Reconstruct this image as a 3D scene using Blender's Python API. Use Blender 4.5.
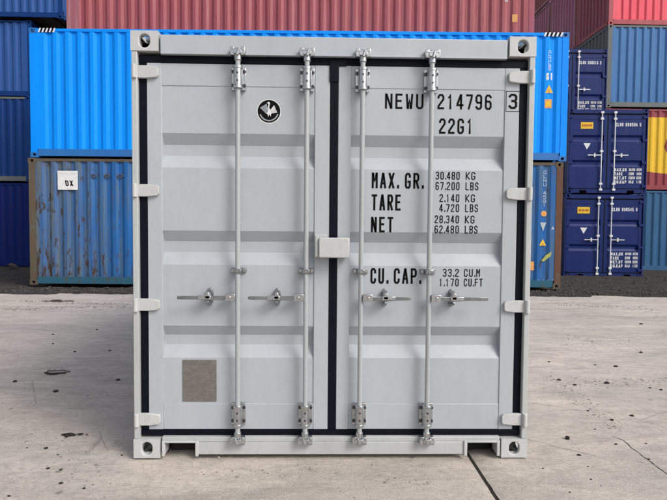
import bpy, math, random
from mathutils import Vector, Matrix, noise
random.seed(7)
for o in list(bpy.data.objects): bpy.data.objects.remove(o)
S = bpy.context.scene
COL = S.collection

# ------------------------------------------------------------------ camera
def make_camera():
    p, y, r, f = 0.0411, 0.0227, 0.0080, 530.6
    cy, sy, cp, sp, cr, sr = math.cos(y), math.sin(y), math.cos(p), math.sin(p), math.cos(r), math.sin(r)
    fwd = Vector((sy*cp, cy*cp, -sp)); right = Vector((cy, -sy, 0)); up = right.cross(fwd)
    r2 = cr*right + sr*up; u2 = -sr*right + cr*up
    cd = bpy.data.cameras.new('camera'); c = bpy.data.objects.new('camera', cd); COL.objects.link(c)
    m = Matrix((r2, u2, -fwd)).transposed().to_4x4()
    m.translation = Vector((-0.0739, -3.2328, 1.4235))
    c.matrix_world = m
    cd.sensor_width = 36; cd.lens = f/667*36; cd.clip_end = 2000; cd.clip_start = .05
    S.camera = c
make_camera()

# ------------------------------------------------------------------ light
SUN_EL, SUN_AZ = math.radians(40), math.radians(131)     # azimuth clockwise from +Y
w = bpy.data.worlds.new("World"); S.world = w; w.use_nodes = True
nt = w.node_tree
bg = nt.nodes['Background']
sky = nt.nodes.new('ShaderNodeTexSky'); sky.sky_type = 'NISHITA'; sky.sun_disc = False
sky.sun_elevation = SUN_EL; sky.sun_rotation = SUN_AZ; sky.dust_density = 4; sky.air_density = 1.2
hs = nt.nodes.new('ShaderNodeHueSaturation'); hs.inputs['Saturation'].default_value = .30
nt.links.new(sky.outputs[0], hs.inputs['Color']); nt.links.new(hs.outputs[0], bg.inputs[0])
bg.inputs[1].default_value = 0.13
ld = bpy.data.lights.new('sun', 'SUN'); ld.energy = 1.5; ld.angle = math.radians(22); ld.color = (1, .955, .89)
lo = bpy.data.objects.new('sun', ld); COL.objects.link(lo)
sd = Vector((math.sin(SUN_AZ)*math.cos(SUN_EL), math.cos(SUN_AZ)*math.cos(SUN_EL), math.sin(SUN_EL)))
lo.rotation_euler = sd.to_track_quat('Z', 'Y').to_euler(); lo.location = (10, -20, 30)
S.view_settings.view_transform = 'Standard'; S.view_settings.look = 'None'
S.view_settings.exposure = 0.3; S.view_settings.gamma = 1
S.render.engine = 'CYCLES'
S.cycles.max_bounces = 6

# ------------------------------------------------------------------ materials
class N:
    def __init__(s, name):
        s.m = bpy.data.materials.new(name); s.m.use_nodes = True; s.t = s.m.node_tree
        s.p = s.t.nodes['Principled BSDF']; s.tc = s.t.nodes.new('ShaderNodeTexCoord')
    def n(s, typ, **kw):
        nd = s.t.nodes.new(typ)
        for k, v in kw.items():
            if k in nd.inputs: s.set(nd.inputs[k], v)
            else: setattr(nd, k, v)
        return nd
    def set(s, inp, v):
        if isinstance(v, bpy.types.NodeSocket): s.t.links.new(v, inp)
        else: inp.default_value = v
    def mapping(s, scale, loc=(0, 0, 0), src='Object'):
        m = s.n('ShaderNodeMapping'); s.set(m.inputs['Vector'], s.tc.outputs[src])
        m.inputs['Scale'].default_value = scale; m.inputs['Location'].default_value = loc
        return m.outputs[0]
    def noise(s, scale, detail=6, rough=.6, stretch=(1, 1, 1), loc=(0, 0, 0), dist=0):
        nd = s.n('ShaderNodeTexNoise'); s.set(nd.inputs['Vector'], s.mapping(stretch, loc))
        nd.inputs['Scale'].default_value = scale; nd.inputs['Detail'].default_value = detail
        nd.inputs['Roughness'].default_value = rough; nd.inputs['Distortion'].default_value = dist
        return nd.outputs['Fac']
    def ramp(s, fac, lo, hi, a=0.0, b=1.0):
        nd = s.n('ShaderNodeMapRange'); s.set(nd.inputs[0], fac)
        for i, v in zip((1, 2, 3, 4), (lo, hi, a, b)): nd.inputs[i].default_value = v
        return nd.outputs[0]
    def mix(s, fac, a, b, mode='MIX'):
        nd = s.n('ShaderNodeMix', data_type='RGBA', blend_type=mode)
        s.set(nd.inputs[0], fac)
        for i, v in ((6, a), (7, b)):
            if isinstance(v, tuple): v = (*v[:3], 1)
            s.set(nd.inputs[i], v)
        return nd.outputs[2]
    def math(s, op, a, b=0.0):
        nd = s.n('ShaderNodeMath', operation=op); s.set(nd.inputs[0], a); s.set(nd.inputs[1], b)
        return nd.outputs[0]
    def bump(s, h, strength, dist, prev=None):
        nd = s.n('ShaderNodeBump'); nd.inputs['Strength'].default_value = strength
        nd.inputs['Distance'].default_value = dist; s.set(nd.inputs['Height'], h)
        if prev is not None: s.set(nd.inputs['Normal'], prev)
        return nd.outputs[0]
    def out(s, color, rough, normal=None, metallic=0.0, spec=.5):
        if isinstance(color, tuple): color = (*color[:3], 1)
        s.set(s.p.inputs['Base Color'], color); s.set(s.p.inputs['Roughness'], rough)
        s.set(s.p.inputs['Metallic'], metallic); s.p.inputs['Specular IOR Level'].default_value = spec
        if normal is not None: s.set(s.p.inputs['Normal'], normal)
        return s.m

def sc(c, k): return tuple(min(1, x*k) for x in c)

def paint(name, col, fade=None, fade_amt=.35, rust=.0, rough=.42, dent=.5, dirt=.15, seed=0., spec=.4):
    """container paint: mottling, sun-faded streaks, dirt runs, scattered rust"""
    s = N(name); L = (seed*7.3, seed*3.1, seed*5.7)
    fade = fade or tuple(.6*c + .4*(.45) for c in col)
    big = s.noise(.9, 5, .6, (1, 1, .5), L)
    streak = s.noise(5, 5, .65, (1.2, 1.2, .10), L)
    fine = s.noise(38, 4, .6, (1, 1, .5), L)
    c = s.mix(s.ramp(big, .3, .75, 0, .5), col, sc(col, .82))
    c = s.mix(s.ramp(streak, .45, .8, 0, fade_amt), c, fade)
    c = s.mix(s.ramp(fine, .5, .8, 0, dirt*.6), c, (.16, .145, .13))
    c = s.mix(s.ramp(s.noise(2.6, 7, .7, (1, 1, .25), (L[0]+4, 2, 9)), .55, .85, 0, dirt), c, (.13, .11, .095))
    r = s.ramp(fine, .2, .8, rough-.06, rough+.12)
    nrm = s.bump(s.noise(1.7, 3, .5, (1, 1, .8), L), dent, .02)
    nrm = s.bump(fine, .08, .004, nrm)
    if rust > 0:
        m1 = s.noise(7, 9, .72, (1, 1, .35), (L[0]+11, 5, 2))
        k = s.ramp(m1, .74-.3*rust, .80-.3*rust)
        rc = s.mix(s.noise(26, 5, .7), (.05, .022, .012), (.21, .085, .035))
        c = s.mix(k, c, rc); r = s.math('MAXIMUM', r, s.math('MULTIPLY', k, .85))
    return s.out(c, r, nrm, 0., spec)

def metal(name, col, rough=.38, metallic=.85):
    s = N(name); f = s.noise(45, 4, .6)
    c = s.mix(s.ramp(f, .3, .75), col, sc(col, .6))
    return s.out(c, s.ramp(f, .2, .8, rough-.08, rough+.15), s.bump(f, .15, .003), metallic)

def flat(name, col, rough=.6, var=.12, scale=20, spec=.3):
    s = N(name)
    c = s.mix(s.ramp(s.noise(scale, 5, .65), .35, .7, 0, 1), col, sc(col, 1-var))
    return s.out(c, rough, None, 0., spec)

GREY = (.40, .435, .475)
M = {}
M['grey'] = paint('grey_paint', GREY, fade=(.45, .47, .495), fade_amt=.5, rough=.34, dent=.8, dirt=.18, seed=1)
M['grey_frame'] = paint('grey_frame_paint', (.44, .46, .465), fade=(.50, .51, .50), fade_amt=.4, rough=.42, dent=.3, dirt=.28, rust=.06, seed=2)
M['grey_light'] = paint('grey_casting_paint', (.49, .505, .505), fade=(.57, .57, .56), fade_amt=.4, rough=.45, dent=.3, dirt=.35, rust=.16, seed=3)
M['steel'] = metal('galvanised_steel', (.60, .62, .64), .26, .95)
M['steel_dark'] = metal('dark_steel', (.33, .35, .37), .30)
M['rod'] = paint('rod_paint', (.37, .395, .415), rough=.22, dent=.1, dirt=.2, seed=33, spec=.6)
M['bolt'] = metal('bolt_steel', (.09, .09, .10), .4)
M['grit'] = flat('grit_stone', (.27, .235, .21), .9, .55, 6)
M['mirror'] = metal('plate_steel', (.30, .28, .26), .42, .7)
M['rubber'] = flat('black_rubber', (.003, .005, .011), .55, .3, spec=.12)
M['black'] = flat('black_print', (.004, .004, .005), .6, .2, spec=.1)
M['white'] = flat('white_print', (.72, .73, .74), .5, .15)
M['greywhite'] = flat('grey_print', (.42, .47, .52), .5, .15)
M['yellow'] = flat('yellow_print', (.80, .50, .03), .5, .2)
M['orange'] = flat('orange_print', (.72, .33, .10), .5, .2)
M['red_print'] = flat('dark_red_print', (.33, .03, .03), .5, .2)
M['pocket_shade'] = flat('pocket_shade_black', (.03, .03, .03), .8, .3)  # shade inside the fork pockets, put into the colour
M['engraved'] = flat('engraved_dark', (.16, .15, .135), .6, .2)
M['timber'] = flat('floor_timber', (.10, .06, .035), .8, .3)
M['azure'] = paint('azure_paint', (.001, .26, .93), fade=(.002, .36, .98), fade_amt=.3, rough=.42, dent=.5, dirt=.03, seed=4, spec=.15)
M['azure_rail'] = paint('azure_rail_paint', (.012, .14, .44), fade=(.03, .2, .5), rough=.5, dirt=.3, rust=.18, seed=5)
M['maroon'] = paint('maroon_paint', (.31, .06, .07), fade=(.44, .17, .18), fade_amt=.4, rough=.5, dirt=.15, seed=6)
M['maroon_worn'] = paint('worn_maroon_paint', (.32, .10, .12), fade=(.55, .42, .42), fade_amt=.7, rough=.6, dirt=.3, rust=.35, seed=7)
M['plum'] = paint('plum_paint', (.40, .11, .21), fade=(.58, .32, .42), fade_amt=.6, rough=.5, dirt=.2, rust=.1, seed=8)
M['wine_shaded_red'] = paint('wine_shaded_red_paint', (.30, .05, .09), fade=(.48, .17, .22), fade_amt=.35, rough=.5, dirt=.2, rust=.12, seed=9)  # trim on others; painted shade on the red container's left end
M['red'] = paint('red_paint', (.74, .055, .10), fade=(.88, .20, .25), fade_amt=.4, rough=.45, dirt=.08, seed=10)
M['red_rail'] = paint('red_rail_paint', (.36, .04, .06), fade=(.5, .2, .2), rough=.5, dirt=.2, rust=.15, seed=11)
M['slate'] = paint('slate_blue_paint', (.028, .135, .36), fade=(.08, .24, .46), fade_amt=.5, rough=.5, dirt=.15, seed=12)
M['olive'] = paint('weathered_frame_paint', (.12, .14, .14), fade=(.2, .2, .18), fade_amt=.5, rough=.6, dirt=.4, rust=.3, seed=13)
M['crimson'] = paint('crimson_paint', (.25, .03, .045), fade=(.35, .1, .1), rough=.5, dirt=.2, seed=14)
M['teal'] = paint('sea_blue_paint', (.012, .085, .20), fade=(.03, .14, .28), fade_amt=.4, rough=.5, dirt=.2, seed=15)
M['navy'] = paint('navy_paint', (.003, .034, .165), fade=(.008, .055, .22), fade_amt=.4, rough=.4, dirt=.06, spec=.18, seed=16)
M['navy_lit'] = paint('lit_navy_paint', (.022, .080, .28), fade=(.05, .13, .36), fade_amt=.5, rough=.5, dirt=.12, spec=.18, seed=17)  # upper left stack, stronger light put into the paler blue
M['navy_deep'] = paint('deep_navy_paint', (.001, .012, .12), fade=(.002, .025, .16), fade_amt=.4, rough=.45, dirt=.04, spec=.18, seed=18)  # bottom of the left stack, weaker light put into the colour
M['door_navy'] = paint('navy_door_paint', (.007, .020, .120), fade=(.015, .035, .17), fade_amt=.4, rough=.4, dirt=.12, spec=.18, seed=19)

def rusty_blue():
    s = N('weathered_blue_paint')
    xyz = s.n('ShaderNodeSeparateXYZ'); s.set(xyz.inputs[0], s.tc.outputs['Object'])
    along = xyz.outputs['Y']                       # local length axis, 0 at the door end
    lefty = s.ramp(along, 10.2, 12.2, 0, 1)        # greyer toward the far (left) end
    streak = s.noise(6, 6, .7, (1, 1.3, .07)); chip = s.noise(9, 9, .75, (1, 1, .28), (3, 1, 2))
    big = s.noise(1.1, 5, .6)
    c = s.mix(s.ramp(big, .3, .7), (.003, .085, .31), (.006, .115, .35))
    c = s.mix(s.ramp(streak, .47, .60, 0, .75), c, (.075, .13, .175))
    c = s.mix(s.math('MULTIPLY', lefty, s.ramp(streak, .35, .58, .2, .95)), c, (.115, .13, .135))
    c = s.mix(s.ramp(s.noise(11, 6, .7, (1, 1.2, .07), (8, 8, 8)), .54, .66, 0, .8), c, (.075, .065, .058))
    c = s.mix(s.ramp(s.noise(34, 6, .75, (1, 1, .5), (1, 8, 3)), .56, .7, 0, .5), c, (.06, .09, .12))
    low = s.ramp(xyz.outputs['Z'], .1, 1.0, 1, 0)
    k = s.ramp(s.math('ADD', chip, s.math('ADD', s.math('MULTIPLY', low, .06), s.math('MULTIPLY', lefty, .08))), .61, .645)
    rc = s.mix(s.noise(30, 5, .7), (.022, .016, .014), (.085, .048, .03))
    c = s.mix(k, c, rc)
    r = s.ramp(k, 0, 1, .5, .9)
    nr = s.bump(s.noise(1.7, 3, .5), .6, .02)
    return s.out(c, r, nr, 0, .35)
M['rusty'] = rusty_blue()
def rust_mat(name, a, b, c3):
    s = N(name); f = s.noise(9, 9, .75, (1, 1, .3)); g = s.noise(30, 6, .7)
    c = s.mix(g, a, b); c = s.mix(s.ramp(f, .55, .62), c, c3)
    return s.out(c, .85, s.bump(g, .5, .01), 0, .3)
M['rust_post'] = rust_mat('rusted_post', (.065, .048, .036), (.14, .105, .075), (.10, .115, .10))
M['rust_brown'] = rust_mat('brown_rusted_post', (.085, .04, .028), (.15, .075, .05), (.12, .09, .08))
M['rail_teal'] = rust_mat('stained_blue_rail', (.02, .08, .13), (.03, .13, .21), (.08, .07, .055))

# ------------------------------------------------------------------ mesh helpers
class MB:
    def __init__(s): s.v = []; s.f = []
    def add(s, vs, fs):
        b = len(s.v); s.v += [tuple(v) for v in vs]; s.f += [tuple(b+i for i in f) for f in fs]; return s
    def box(s, x0, x1, y0, y1, z0, z1):
        return s.add([(x0,y0,z0),(x1,y0,z0),(x1,y1,z0),(x0,y1,z0),(x0,y0,z1),(x1,y0,z1),(x1,y1,z1),(x0,y1,z1)],
                     [(0,3,2,1),(4,5,6,7),(0,1,5,4),(1,2,6,5),(2,3,7,6),(3,0,4,7)])
    def prism(s, pts, y0, y1):
        """pts (x,z) counter-clockwise seen from -y; extruded from y0 (near) to y1 (far)"""
        n = len(pts)
        vs = [(x, y0, z) for x, z in pts] + [(x, y1, z) for x, z in pts]
        fs = [tuple(range(n)), tuple(range(2*n-1, n-1, -1))]
        fs += [(i, i+n, (i+1) % n+n, (i+1) % n) for i in range(n)]
        return s.add(vs, fs)
    def tube(s, pts, r, n=12, cap=True):
        pts = [Vector(p) for p in pts]; vs = []; fs = []
        for i, p in enumerate(pts):
            d = (pts[min(i+1, len(pts)-1)] - pts[max(i-1, 0)]).normalized()
            a = d.orthogonal().normalized() if i == 0 else (a - a.dot(d)*d).normalized()
            b = d.cross(a); rr = r[i] if isinstance(r, (list, tuple)) else r
            vs += [p + rr*(math.cos(t)*a + math.sin(t)*b) for t in [2*math.pi*k/n for k in range(n)]]
        for i in range(len(pts)-1):
            for k in range(n):
                fs.append((i*n+k, i*n+(k+1) % n, (i+1)*n+(k+1) % n, (i+1)*n+k))
        if cap: fs.append(tuple(range(n-1, -1, -1))); fs.append(tuple(range((len(pts)-1)*n, len(pts)*n)))
        return s.add(vs, fs)
    def disc(s, x, z, r, y0, y1, n=16, rz=None):
        rz = rz or r
        return s.prism([(x+r*math.cos(2*math.pi*k/n), z+rz*math.sin(2*math.pi*k/n)) for k in range(n)], y0, y1)
    def blob(s, c, r, seed=0, sq=(1, 1, 1)):
        rnd = random.Random(seed); n, m = 7, 4; vs = [(c[0], c[1], c[2]+r*sq[2])]; fs = []
        for j in range(1, m):
            for k in range(n):
                t = math.pi*j/m; a = 2*math.pi*k/n + rnd.uniform(-.25, .25); q = r*rnd.uniform(.72, 1.15)
                vs.append((c[0]+q*sq[0]*math.sin(t)*math.cos(a), c[1]+q*sq[1]*math.sin(t)*math.sin(a), c[2]+q*sq[2]*math.cos(t)))
        vs.append((c[0], c[1], c[2]-r*sq[2])); e = len(vs)-1
        for k in range(n):
            fs.append((0, 1+k, 1+(k+1) % n)); fs.append((e, 1+(m-2)*n+(k+1) % n, 1+(m-2)*n+k))
            for j in range(m-2):
                a0 = 1+j*n; fs.append((a0+k, a0+n+k, a0+n+(k+1) % n, a0+(k+1) % n))
        return s.add(vs, fs)
    def mesh(s, name, mat, smooth=.6):
        me = bpy.data.meshes.new(name); me.from_pydata(s.v, [], s.f)
        if mat: me.materials.append(mat)
        if smooth:
            me.polygons.foreach_set('use_smooth', [True]*len(me.polygons)); me.set_sharp_from_angle(angle=smooth)
        me.update(); return me
    def build(s, name, mat, parent=None, bevel=0, loc=None, smooth=.6):
        return link(name, s.mesh(name, mat, smooth), parent, bevel, loc)
def link(name, me, parent=None, bevel=0, loc=None, rot=None):
    o = bpy.data.objects.new(name, me); COL.objects.link(o)
    if parent: o.parent = parent
    if loc: o.location = loc
    if rot: o.rotation_euler = rot
    if bevel:
        b = o.modifiers.new('bevel', 'BEVEL'); b.width = bevel; b.segments = 2; b.limit_method = 'ANGLE'; b.angle_limit = .7
        b.harden_normals = False
    return o
def tag(o, label=None, cat=None, group=None, kind=None):
    for k, v in (('label', label), ('category', cat), ('group', group), ('kind', kind)):
        if v: o[k] = v
    return o

# ------------------------------------------------------------------ stroke lettering
GL = {  # on a 4 x 8 grid
'0': [[(1,0),(3,0),(4,1),(4,7),(3,8),(1,8),(0,7),(0,1),(1,0)]],
'1': [[(.9,6.6),(2,8),(2,0)]],
'2': [[(0,6.4),(0,7),(1,8),(3,8),(4,7),(4,5.4),(0,1.2),(0,0),(4,0)]],
'3': [[(0,7),(1,8),(3,8),(4,7),(4,5.2),(3,4.2),(1.6,4.2)],[(3,4.2),(4,3.2),(4,1),(3,0),(1,0),(0,1)]],
'4': [[(3,0),(3,8),(2.6,8),(0,2.6),(0,2),(4.3,2)]],
'5': [[(4,8),(0,8),(0,4.6),(3,4.6),(4,3.6),(4,1),(3,0),(1,0),(0,1)]],
'6': [[(4,7),(3,8),(1,8),(0,7),(0,1),(1,0),(3,0),(4,1),(4,3.4),(3,4.4),(0.4,4.4)]],
'7': [[(0,8),(4,8),(4,7),(1.6,0)]],
'8': [[(1,4.2),(0,5.2),(0,7),(1,8),(3,8),(4,7),(4,5.2),(3,4.2),(1,4.2),(0,3.2),(0,1),(1,0),(3,0),(4,1),(4,3.2),(3,4.2)]],
'9': [[(0,1),(1,0),(3,0),(4,1),(4,7),(3,8),(1,8),(0,7),(0,4.6),(1,3.6),(3.6,3.6)]],
'A': [[(0,0),(0.1,1),(1.8,8),(2.2,8),(3.9,1),(4,0)],[(.6,2.4),(3.4,2.4)]],
'B': [[(0,0),(0,8),(3,8),(4,7),(4,5.2),(3,4.2),(0,4.2)],[(3,4.2),(4,3.2),(4,1),(3,0),(0,0)]],
'C': [[(4,6),(4,7),(3,8),(1,8),(0,7),(0,1),(1,0),(3,0),(4,1),(4,2)]],
'E': [[(3.8,8),(0,8),(0,0),(3.8,0)],[(0,4.2),(3.2,4.2)]],
'F': [[(3.8,8),(0,8),(0,0)],[(0,4.2),(3.2,4.2)]],
'D': [[(0,0),(0,8),(2.8,8),(4,6.8),(4,1.2),(2.8,0),(0,0)]],
'G': [[(4,6.4),(4,7),(3,8),(1,8),(0,7),(0,1),(1,0),(3,0),(4,1),(4,3.5),(2.5,3.5)]],
'H': [[(0,0),(0,8)],[(4,0),(4,8)],[(0,4.2),(4,4.2)]],
'K': [[(0,0),(0,8)],[(4,8),(4,7.4),(0.6,4),(4,.6),(4,0)]],
'L': [[(0,8),(0,0),(3.8,0)]],
'M': [[(0,0),(0,8),(.4,8),(2,3.6),(3.6,8),(4,8),(4,0)]],
'N': [[(0,0),(0,8),(.4,8),(3.6,0),(4,0),(4,8)]],
'P': [[(0,0),(0,8),(3,8),(4,7),(4,4.8),(3,3.8),(0,3.8)]],
'R': [[(0,0),(0,8),(3,8),(4,7),(4,5),(3,4),(0,4)],[(2,4),(4,0)]],
'S': [[(4,6.4),(4,7),(3,8),(1,8),(0,7),(0,5.4),(1,4.4),(3,3.8),(4,2.8),(4,1),(3,0),(1,0),(0,1),(0,1.6)]],
'T': [[(0,8),(4,8)],[(2,8),(2,0)]],
'U': [[(0,8),(0,1),(1,0),(3,0),(4,1),(4,8)]],
'W': [[(0,8),(.7,0),(1.1,0),(2,5),(2.9,0),(3.3,0),(4,8)]],
'X': [[(0,0),(4,8)],[(0,8),(4,0)]],
'I': [[(2,0),(2,8)]],
'.': [[(.2,0),(.2,1.0)]],
'-': [[(.5,4),(3.5,4)]],
}
def ribbon(mb, pl, hw, y):
    P = [Vector(p) for p in pl]; n = len(P); closed = (P[0]-P[-1]).length < 1e-6
    Lf, Rt = [], []
    for i in range(n):
        if closed and i in (0, n-1): d1 = (P[-1]-P[-2]).normalized(); d2 = (P[1]-P[0]).normalized()
        else:
            d1 = (P[i]-P[i-1]).normalized() if i > 0 else (P[1]-P[0]).normalized()
            d2 = (P[i+1]-P[i]).normalized() if i < n-1 else d1
        n1 = Vector((-d1.y, d1.x)); n2 = Vector((-d2.y, d2.x)); m = (n1+n2)
        m = m.normalized() if m.length > 1e-6 else n1
        k = hw/max(.55, m.dot(n1)); e = Vector((0, 0))
        if not closed and i == 0: e = -d1*hw*.9
        if not closed and i == n-1: e = d1*hw*.9
        Lf.append(P[i]+m*k+e); Rt.append(P[i]-m*k+e)
    vs = [(p.x, y, p.y) for p in Lf+Rt]
    mb.add(vs, [(i, i+n, i+1+n, i+1) for i in range(n-1)])
def write(mb, text, x0, z0, h, x1=None, y=0.0, cw=None, stroke=.13, space=None):
    """stroke letters on an xz plane facing -y; z0 is the baseline; fits x0..x1 when x1 is given"""
    adv = []; 
    for ch in text: adv.append({'.': .38, ' ': .8, 'I': .9}.get(ch, 1.0))
    tot = sum(adv)
    if x1 is not None: cell = (x1-x0)/(tot-.28)
    else: cell = cw or h*.62
    x = x0; k = 0
    for ch, a in zip(text, adv):
        if ch in GL:
            gw = cell*.72
            for pl in GL[ch]:
                k += 1
                hw = h*stroke/2
                ribbon(mb, [(x+hw+px/4*(gw-2*hw), z0+hw+pz/8*(h-2*hw)) for px, pz in pl], hw, y-.00015*(k % 4))
        x += a*cell
    return mb

# ------------------------------------------------------------------ container pieces (door end at y=0, length along +y, x centred)
def slot_face(mb, o, u, v, n, U, V, a, b, depth, N_=24, vert=True):
    """rectangle U x V centred at o with an obround hole of half-sizes a,b and a tunnel inwards"""
    o, u, v, n = map(Vector, (o, u, v, n)); inner, outer = [], []
    for k in range(N_):
        t = 2*math.pi*(k+.5)/N_; c, s_ = math.cos(t), math.sin(t)
        r = min(a, b)
        ix = (a-r)*(1 if c > 0 else -1)+r*c; iz = (b-r)*(1 if s_ > 0 else -1)+r*s_
        q = min((U/2)/abs(c) if abs(c) > 1e-6 else 9, (V/2)/abs(s_) if abs(s_) > 1e-6 else 9)
        inner.append(o+u*ix+v*iz); outer.append(o+u*q*c+v*q*s_)
    # snap nearest outer points to the corners
    for sx in (-1, 1):
        for sy_ in (-1, 1):
            cpt = o+u*sx*U/2+v*sy_*V/2
            i = min(range(N_), key=lambda i: (outer[i]-cpt).length); outer[i] = cpt
    back = [p-n*depth for p in inner]
    mb.add(outer+inner+back, [(k, (k+1) % N_, N_+(k+1) % N_, N_+k) for k in range(N_)] +
           [(N_+k, N_+(k+1) % N_, 2*N_+(k+1) % N_, 2*N_+k) for k in range(N_)])
def casting_mesh(name, mat, top, cx=.178/2, fx=.162, fy=.178, fz=.118):
    """corner fitting, local outer corner at (+x,-y); box from x=-fx..0, y=0..fy, z=0..fz"""
    mb = MB()
    slot_face(mb, (-fx/2, 0, fz/2), (1, 0, 0), (0, 0, 1), (0, -1, 0), fx, fz, .032, .04, .028)
    slot_face(mb, (0, fy/2, fz/2), (0, 1, 0), (0, 0, 1), (1, 0, 0), fy, fz, .038, .034, .028)
    zt = fz if top else 0
    slot_face(mb, (-fx/2, fy/2, zt), (1, 0, 0), (0, 1, 0), (0, 0, 1 if top else -1), fx, fy, .032, .06, .028)
    zb = 0 if top else fz
    mb.add([(-fx,0,zb),(0,0,zb),(0,fy,zb),(-fx,fy,zb)], [(0,1,2,3)])
    mb.add([(-fx,0,0),(-fx,fy,0),(-fx,fy,fz),(-fx,0,fz)], [(0,1,2,3)])
    mb.add([(-fx,fy,0),(0,fy,0),(0,fy,fz),(-fx,fy,fz)], [(0,1,2,3)])
    return mb.mesh(name, mat, .5)

def corr_panel(mb, p0, u, n, length, z0, z1, pitch=.278, depth=.036, of=.072, inf=.070, start=0.):
    """vertical corrugations; outer flats at n=0, recesses at -depth"""
    p0, u, n = Vector(p0), Vector(u), Vector(n); sl = (pitch-of-inf)/2
    prof = [(0., 0.)]; x = start
    while True:
        pts = [(x+of, 0), (x+of+sl, -depth), (x+of+sl+inf, -depth), (x+pitch, 0)]
        if x+pitch > length: break
        prof += pts; x += pitch
    prof.append((length, 0.))
    vs = []
    for a, d in prof:
        q = p0+u*a+n*d; vs += [(q.x, q.y, z0), (q.x, q.y, z1)]
    mb.add(vs, [(2*i, 2*i+2, 2*i+3, 2*i+1) for i in range(len(prof)-1)])

CACHE = {}
def door_panel(mb, xa, xb, z0, z1, y, grooves, depth):
    """sheet with horizontal pressed-in grooves closed by a flat cheek at each end"""
    prof = [(z0, y)]
    for a, b, c, d in grooves: prof += [(a, y), (b, y+depth), (c, y+depth), (d, y)]
    prof.append((z1, y)); n = len(prof)
    mb.add([(xa, yy, z) for z, yy in prof]+[(xb, yy, z) for z, yy in prof], [(i, i+n, i+n+1, i+1) for i in range(n-1)])

def container(name, L, H, loc, rotz, mats, label, cat='shipping container', group=None, doors='plain', W=2.438, side_start=.0, detail=False):
    """mats: side, end, post, rail, casting (dict). Returns root and part dict"""
    root = bpy.data.objects.new(name, None); COL.objects.link(root)
    root.location = loc; root.rotation_euler = (0, 0, rotz); tag(root, label, cat, group)
    P = {'root': root}; g = lambda k: M[mats.get(k, mats['side'])]; hw = W/2
    fz = .118; bv = .004 if detail else 0
    # castings
    for top in (0, 1):
        key = ('cast', mats.get('casting', mats['side']), top)
        if key not in CACHE: CACHE[key] = casting_mesh('corner_casting', g('casting'), top)
        for sx in (1, -1):
            for far in (0, 1):
                o = bpy.data.objects.new('corner_casting', CACHE[key]); COL.objects.link(o); o.parent = root
                o.location = (sx*hw, L if far else 0, H-fz if top else 0); o.scale = (sx, -1 if far else 1, 1)
                if detail:
                    b = o.modifiers.new('bevel', 'BEVEL'); b.width = .006; b.segments = 3; b.limit_method = 'ANGLE'; b.angle_limit = 1.2
    # posts: narrow on the end face, wide on the side
    for sx in (1, -1):
        for far in (0, 1):
            a, b = (L-.012, L-.16) if far else (.004, .15)
            x1, x0 = sx*(hw-.002), sx*(hw-.036)
            mb = MB().box(min(x0, x1), max(x0, x1), min(a, b), max(a, b), fz, H-fz)
            if far: mb.box(min(sx*(hw-.036), sx*(hw-.13)), max(sx*(hw-.036), sx*(hw-.13)), L-.045, L-.012, fz, H-fz)
            mb.build('corner_post', g('post2') if (far and 'post2' in mats) else g('post'), root, bv)
        # rails
        x1, x0 = sx*(hw-.006), sx*(hw-.070)
        MB().box(min(x0, x1), max(x0, x1), .178, L-.178, H-.075, H-.012).build('top_rail', g('toprail') if 'toprail' in mats else g('rail'), root, bv)
        MB().box(min(x0, x1), max(x0, x1), .178, L-.178, .03, .19).build('bottom_rail', g('rail'), root, bv)
        mb = MB(); corr_panel(mb, (sx*(hw-.010), .15, 0), (0, 1, 0), (sx, 0, 0), L-.31, .19, H-.075, start=side_start)
        P['side%d' % sx] = mb.build('side_panel', g('side'), root, smooth=.3)
    # far end wall
    mb = MB(); corr_panel(mb, (-hw+.13, L-.02, 0), (1, 0, 0), (0, 1, 0), W-.26, .15, H-.10, .25, .045, .11, .04)
    P['end'] = mb.build('end_panel', g('end'), root, smooth=.3)
    MB().box(-hw+.162, hw-.162, L-.075, L-.010, H-.11, H-.014).build('end_rail', g('rail'), root, bv)
    MB().box(-hw+.162, hw-.162, L-.075, L-.010, .02, .15).build('end_rail', g('rail'), root, bv)
    # roof, floor
    MB().box(-hw+.07, hw-.07, .06, L-.075, H-.04, H-.022).build('roof_panel', g('side'), root)
    mb = MB().box(-hw+.07, hw-.07, .12, L-.075, .15, .175)
    for k in range(int(L/.6)): mb.box(-hw+.07, hw-.07, .4+k*.6, .445+k*.6, .04, .15)
    mb.build('floor', M['timber'], root)
    if doors == 'plain':
        plain_doors(root, P, H, W, g, mats)
    return root, P

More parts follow.
